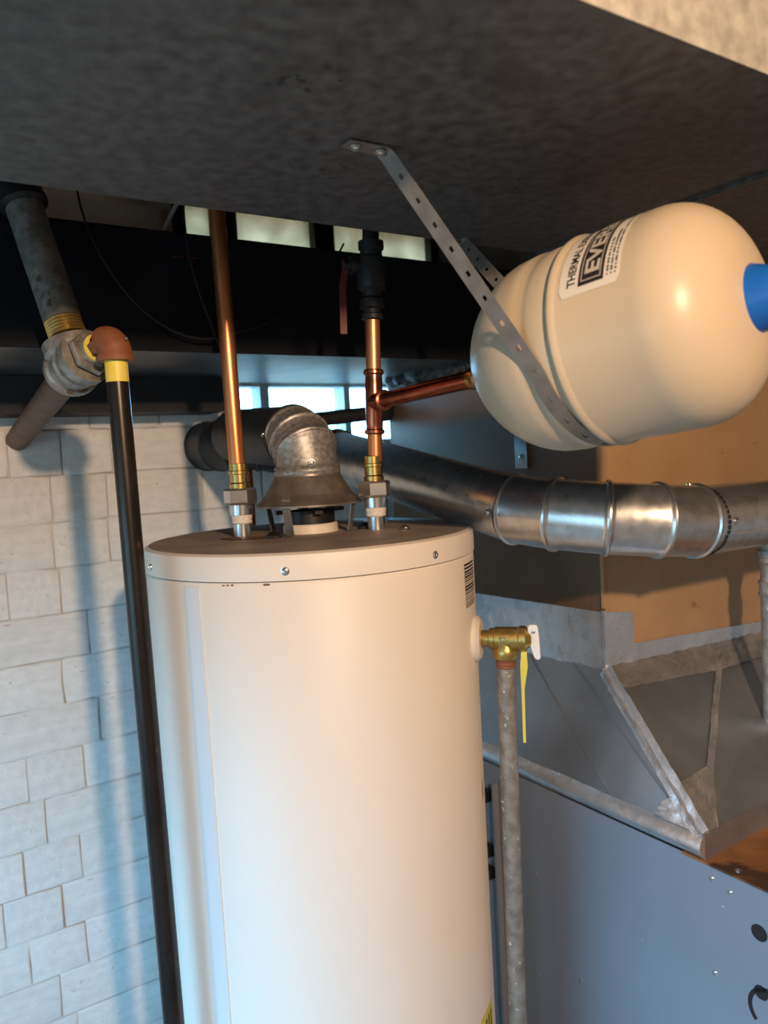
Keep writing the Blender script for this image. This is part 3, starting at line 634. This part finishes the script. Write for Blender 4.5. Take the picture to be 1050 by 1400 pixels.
pn = thing('furnace_plenum', 'tall brown board plenum with foil taped joints above the furnace', 'plenum', W(1.25, 1.2, FZ))
PU, PV, PB, PT = 1.003, .879, 1.235, 1.797
G().ubox(PU, PU + .004, PV, 1.50, PB, PT).build('left_board', 'kraft_shaded', pn, smooth=False)
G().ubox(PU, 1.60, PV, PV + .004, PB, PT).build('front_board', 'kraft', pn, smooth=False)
G().ubox(PU, 1.60, 1.496, 1.50, PB, PT).build('back_board', 'kraft_shaded', pn, smooth=False)
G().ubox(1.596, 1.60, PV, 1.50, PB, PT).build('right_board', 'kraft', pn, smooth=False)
G().ubox(PU, 1.60, PV, 1.50, PT - .004, PT).build('top_board', 'kraft_shaded', pn, smooth=False)
G().ubox(PU + .03, 1.58, PV + .03, 1.164, PT, 1.915).build('connecting_boot', 'duct_dark', pn, smooth=False)
rr = random.Random(9); g = G(); pp = []
for k in range(60): pp.append(W(PU - .001 + rr.uniform(-.002, .002), PV + .615 * k / 59, PT - .002 + rr.uniform(-.003, .003)))
g.tube(pp, [rr.uniform(.010, .019) for _ in pp], 8); pp = [W(PU + .025 + rr.uniform(-.002, .002), PV + .02 + .27 * k / 29, PT + .035 + rr.uniform(-.003, .003)) for k in range(30)]
g.tube(pp, [rr.uniform(.003, .008) for _ in pp], 7); g.build('mastic_bead', 'mastic', pn)
# corner angle and foil tapes (crinkled sheets)
def sheet(p00, p10, p11, p01, nx, ny, amp, seed, off):
    r = random.Random(seed); p00, p10, p11, p01 = map(Vector, (p00, p10, p11, p01)); nr = (p10 - p00).cross(p01 - p00).normalized()
    if nr.dot(off) < 0: nr = -nr
    vs = []
    for j in range(ny + 1):
        for i in range(nx + 1):
            a, b = i / nx, j / ny; p = p00.lerp(p10, a).lerp(p01.lerp(p11, a), b); e = amp * r.random()
            vs.append(p + nr * (.0008 + e))
    return G().add(vs, [(j * (nx + 1) + i, j * (nx + 1) + i + 1, (j + 1) * (nx + 1) + i + 1, (j + 1) * (nx + 1) + i) for j in range(ny) for i in range(nx)])
sheet(W(PU, PV, 1.236), W(PU, 1.5, 1.20), W(PU, 1.5, 1.325), W(PU, PV, 1.338), 40, 8, .0012, 1, -U).build('foil_tape', 'foil', pn, smooth=True)
sheet(W(PU, PV, 1.236), W(1.078, PV, 1.236), W(1.074, PV, 1.328), W(PU, PV, 1.338), 6, 6, .0012, 2, -V).build('foil_tape', 'foil', pn)
sheet(W(1.07, PV, 1.222), W(1.6, PV, 1.19), W(1.6, PV, 1.238), W(1.07, PV, 1.272), 40, 4, .0014, 3, -V).build('foil_tape', 'foil', pn)
G().box(W(PU - .0015, PV - .0015, 1.57), U * .0028, V * .0028, Z * .225).build('corner_bead', 'kraft', pn, smooth=False)
# transition piece flaring to the furnace
tr = thing('duct_transition', 'dented sheet metal transition flaring between brown plenum and grey furnace', 'duct', W(1.2, 1.1, FZ + .001))
A = W(PU, PV, 1.24); A2 = W(1.6, PV, 1.215); Cc = W(FU + .004, FV, FZ + .002); C2 = W(1.498, FV, FZ + .002); Bk = W(PU, 1.49, 1.215); Ck = W(FU + .004, 1.49, FZ + .002)
Bm = W(1.328, PV, 1.227)
FL = FZ + .038                                            # top of the upstand flange
Lf = W(FU + .004, FV, FL); Lk = W(FU + .004, 1.49, FL); Lr = W(1.498, FV, FL)
sheet(Lk, Lf, A, Bk, 24, 10, .0012, 5, -U).build('side_sheet', 'sheet', tr)
G().add([Lf, Bm, A], [(0, 1, 2)]).build('front_gore', 'sheet', tr, smooth=False)
G().add([Lf, Lr, A2, Bm], [(0, 1, 2, 3)]).build('front_sheet', 'sheet', tr, smooth=False)
fn = ((A - Lf).cross(Bm - Lf)).normalized(); fn = fn if fn.dot(-V) > 0 else -fn
sn = ((A - Lf).cross(Bk - Lf)).normalized(); sn = sn if sn.dot(-U) > 0 else -sn
for (ta, tb2, w_) in ((.12, .30, .004), (.30, .52, .003)):      # pressed stiffening creases
    p_ = A.lerp(Bk, ta) + sn * .001; q_ = Lf.lerp(Lk, max(0, ta - .10)) + sn * .001; d_ = (q_ - p_).normalized(); s_ = d_.cross(sn) * w_
    G().add([p_ - s_, p_ + s_, q_ + s_, q_ - s_, p_ + sn * .003, q_ + sn * .003], [(0, 4, 5, 3), (4, 1, 2, 5), (0, 1, 4), (3, 5, 2)]).build('crease', 'sheet', tr, smooth=False)
n = 8; vs = []
for k in range(n + 1):
    t = k / n; o_ = .016 * math.sin(PI * t); z_ = FZ + .002 + .038 * t; u_ = FU + .004 - o_ * .8
    vs += [W(u_, FV - .002, z_), W(u_, 1.49, z_)]
G().add(vs, [(2 * k, 2 * k + 1, 2 * k + 3, 2 * k + 2) for k in range(n)] + [[2 * k for k in range(n + 1)]]).build('rolled_flange', 'foil', tr)['label'] = 'shiny rolled foil flange along the bottom'
G().ubox(FU + .004, 1.498, FV - .002, FV, FZ + .001, FL + .002).build('front_flange', 'sheet', tr, smooth=False)
def strip(p, q, wdt, nrm, seed, name='foil_tape'):
    p, q = Vector(p), Vector(q); d = (q - p).normalized(); s_ = d.cross(Vector(nrm)).normalized() * wdt / 2
    return sheet(p - s_, p + s_, q + s_, q - s_, 4, 26, .0034, seed, Vector(nrm)).build(name, 'foil', tr)
strip(A + fn * .001, Lf + fn * .001, .020, (fn + sn * .3), 11); strip(A + sn * .002, Lf + sn * .002, .028, sn, 12)
strip(Bm + fn * .001, Lf.lerp(Bm, .08) + fn * .001, .012, fn, 13)
fo = fn * .0015
sheet(A + fo, Bm + fo, Bm.lerp(Lf, .19) + fo, A.lerp(Lf, .15) + fo, 24, 6, .0030, 14, fn).build('foil_tape', 'foil', tr)
sheet(Bm + fo, A2 + fo, A2.lerp(Lr, .17) + fo, Bm.lerp(Lf, .19) + fo, 24, 6, .0030, 15, fn).build('foil_tape', 'foil', tr)
sheet(Lf + fo, Lf.lerp(Lr, .06) + fo, Lf.lerp(Bm, .30) + fo, Lf.lerp(A, .26) + fo, 6, 8, .0036, 16, fn).build('foil_tape', 'foil', tr)
sheet(Lf.lerp(Lk, .10) + sn * .002, Lf + sn * .002, Lf.lerp(A, .22) + sn * .002, Lf.lerp(Lk, .06).lerp(A, .12) + sn * .002, 6, 8, .0036, 17, sn).build('foil_tape', 'foil', tr)
G().box(W(PU - .0022, PV - .0022, 1.29), U * .003, V * .003, Z * .052).build('foil_corner', 'foil', pn, smooth=False)

# furnace vent: straight run along the plenum side, gored elbow, straight run across its front
fv = thing('furnace_vent', 'bright round metal vent pipe bending round the brown plenum corner', 'vent pipe', W(.85, .75, 1.45))
VR = .0505; p0 = W(.783, .847, 1.532); p1 = W(.955, .667, 1.506)
gp = [p0]; Rr_ = .174
for k in range(1, 4):
    a = PI / 2 * k / 4 + .0; 
    gp.append(W(.783 + Rr_ * (1 - math.cos(a)), .847 - (.847 - .667) * math.sin(a), 1.532 - .026 * k / 4))
gp.append(p1)
gored(gp, VR, 'galv', fv, 'elbow_gore', .0032, 48)
lf = W(.783, 1.36, 1.627); G().tube([p0 + (p0 - lf).normalized() * .004, lf], VR * .985, 48).build('pipe', 'galv', fv)
G().tube([p1 - U * .006, W(1.75, .667, 1.494)], VR * .985, 48).build('pipe', 'galv', fv)
g = G(); rr = random.Random(4)
for k in range(44):                                        # ragged crimped joint
    a = 2 * PI * k / 44; c_ = p1 + U * (.004 + rr.uniform(0, .002)); d_ = V * math.cos(a) + Z * math.sin(a); t_ = -V * math.sin(a) + Z * math.cos(a)
    g.box(c_ + d_ * (VR + .0002), U * .002, d_ * .0007, t_ * .0028)
g.build('crimped_edge', 'iron_dark', fv, smooth=False)
e2 = W(.77, 1.47, 1.648)
gored([lf] + arc(W(.783, 1.445, 1.643), V + Z * .18, -U, .07, 3) + [W(.645, 1.445, 1.658), W(.608, 1.470, 1.660), W(.595, 1.52, 1.662), W(.595, 1.599, 1.664)], VR, 'iron_dark', fv, 'back_elbow_gore', .003, 36)
for p, nr in ((p1 + U * .022 - V * .050 + Z * .0, -V), (p1 + U * -.01 + Z * .051, Z), (p1 + U * .17 - V * .040 + Z * .034, -V + Z * .7), (p1 + U * .165 - V * .034 - Z * .036, -V - Z), (p0 + V * .004 - U * .052, -U)):
    screw(p, nr, fv, 1.0)
G().box(p1 + U * .40 - V * .0475 - Z * .0175, U * .38, (V + Z * .3) * .0015, Z * .0018).build('lock_seam', 'galv', fv, smooth=False)

# metal tab with a screw on the plenum side
tb_ = thing('hanger_tab', 'small galvanised metal tab screwed to the plenum below the cream tank', 'bracket', W(1.0, 1.06, 1.58))
G().ubox(.9985, 1.0015, 1.044, 1.076, 1.585, 1.72).build('plate', 'chrome', tb_, smooth=False); screw(W(.9985, 1.058, 1.605), -U, tb_, 1.3)

# vertical pipe at the right edge
cdp = thing('conduit', 'vertical tan pipe at the right edge in front of the plenum', 'pipe', W(1.035, .615, .0))
cb = Vector((.658, 1.312, 0)); 
G().tube([cb + Z * 1.06, cb + Z * 1.475], .0145, 20).build('pipe', 'galv_pipe', cdp)
G().lathe(cb + Z * 1.345, Z, [(0, .0165), (.003, .0185), (.006, .0165), (.02, .0165), (.023, .0185), (.026, .0165)], 20).build('coupling', 'galv_pipe', cdp)
G().lathe(cb + Z * 1.40, Z, [(0, .0155), (.004, .0185), (.012, .0185), (.014, .021), (.024, .021)], 20).build('flange', 'galv_pipe', cdp)

# pipes far back by the low window
bp = thing('black_iron_pipe', 'dark iron pipe crossing in front of the low bright window', 'pipe', W(.85, 1.5, 1.70))
G().tube([W(.72, 1.50, 1.703), W(1.20, 1.50, 1.742)], .0165, 20).build('pipe', 'iron_dark', bp); G().lathe(W(.955, 1.50, 1.722), U + Z * .08, [(0, .018), (.003, .0225), (.05, .0225), (.053, .018)], 20).build('coupling', 'iron_dark', bp)
tag(G().tube([W(.628, 1.47, 1.10), W(.626, 1.47, 1.655)], .0115, 16).build('copper_pipe', 'copper_old'), 'blurred reddish pipe standing behind the draft hood near the wall', 'pipe')
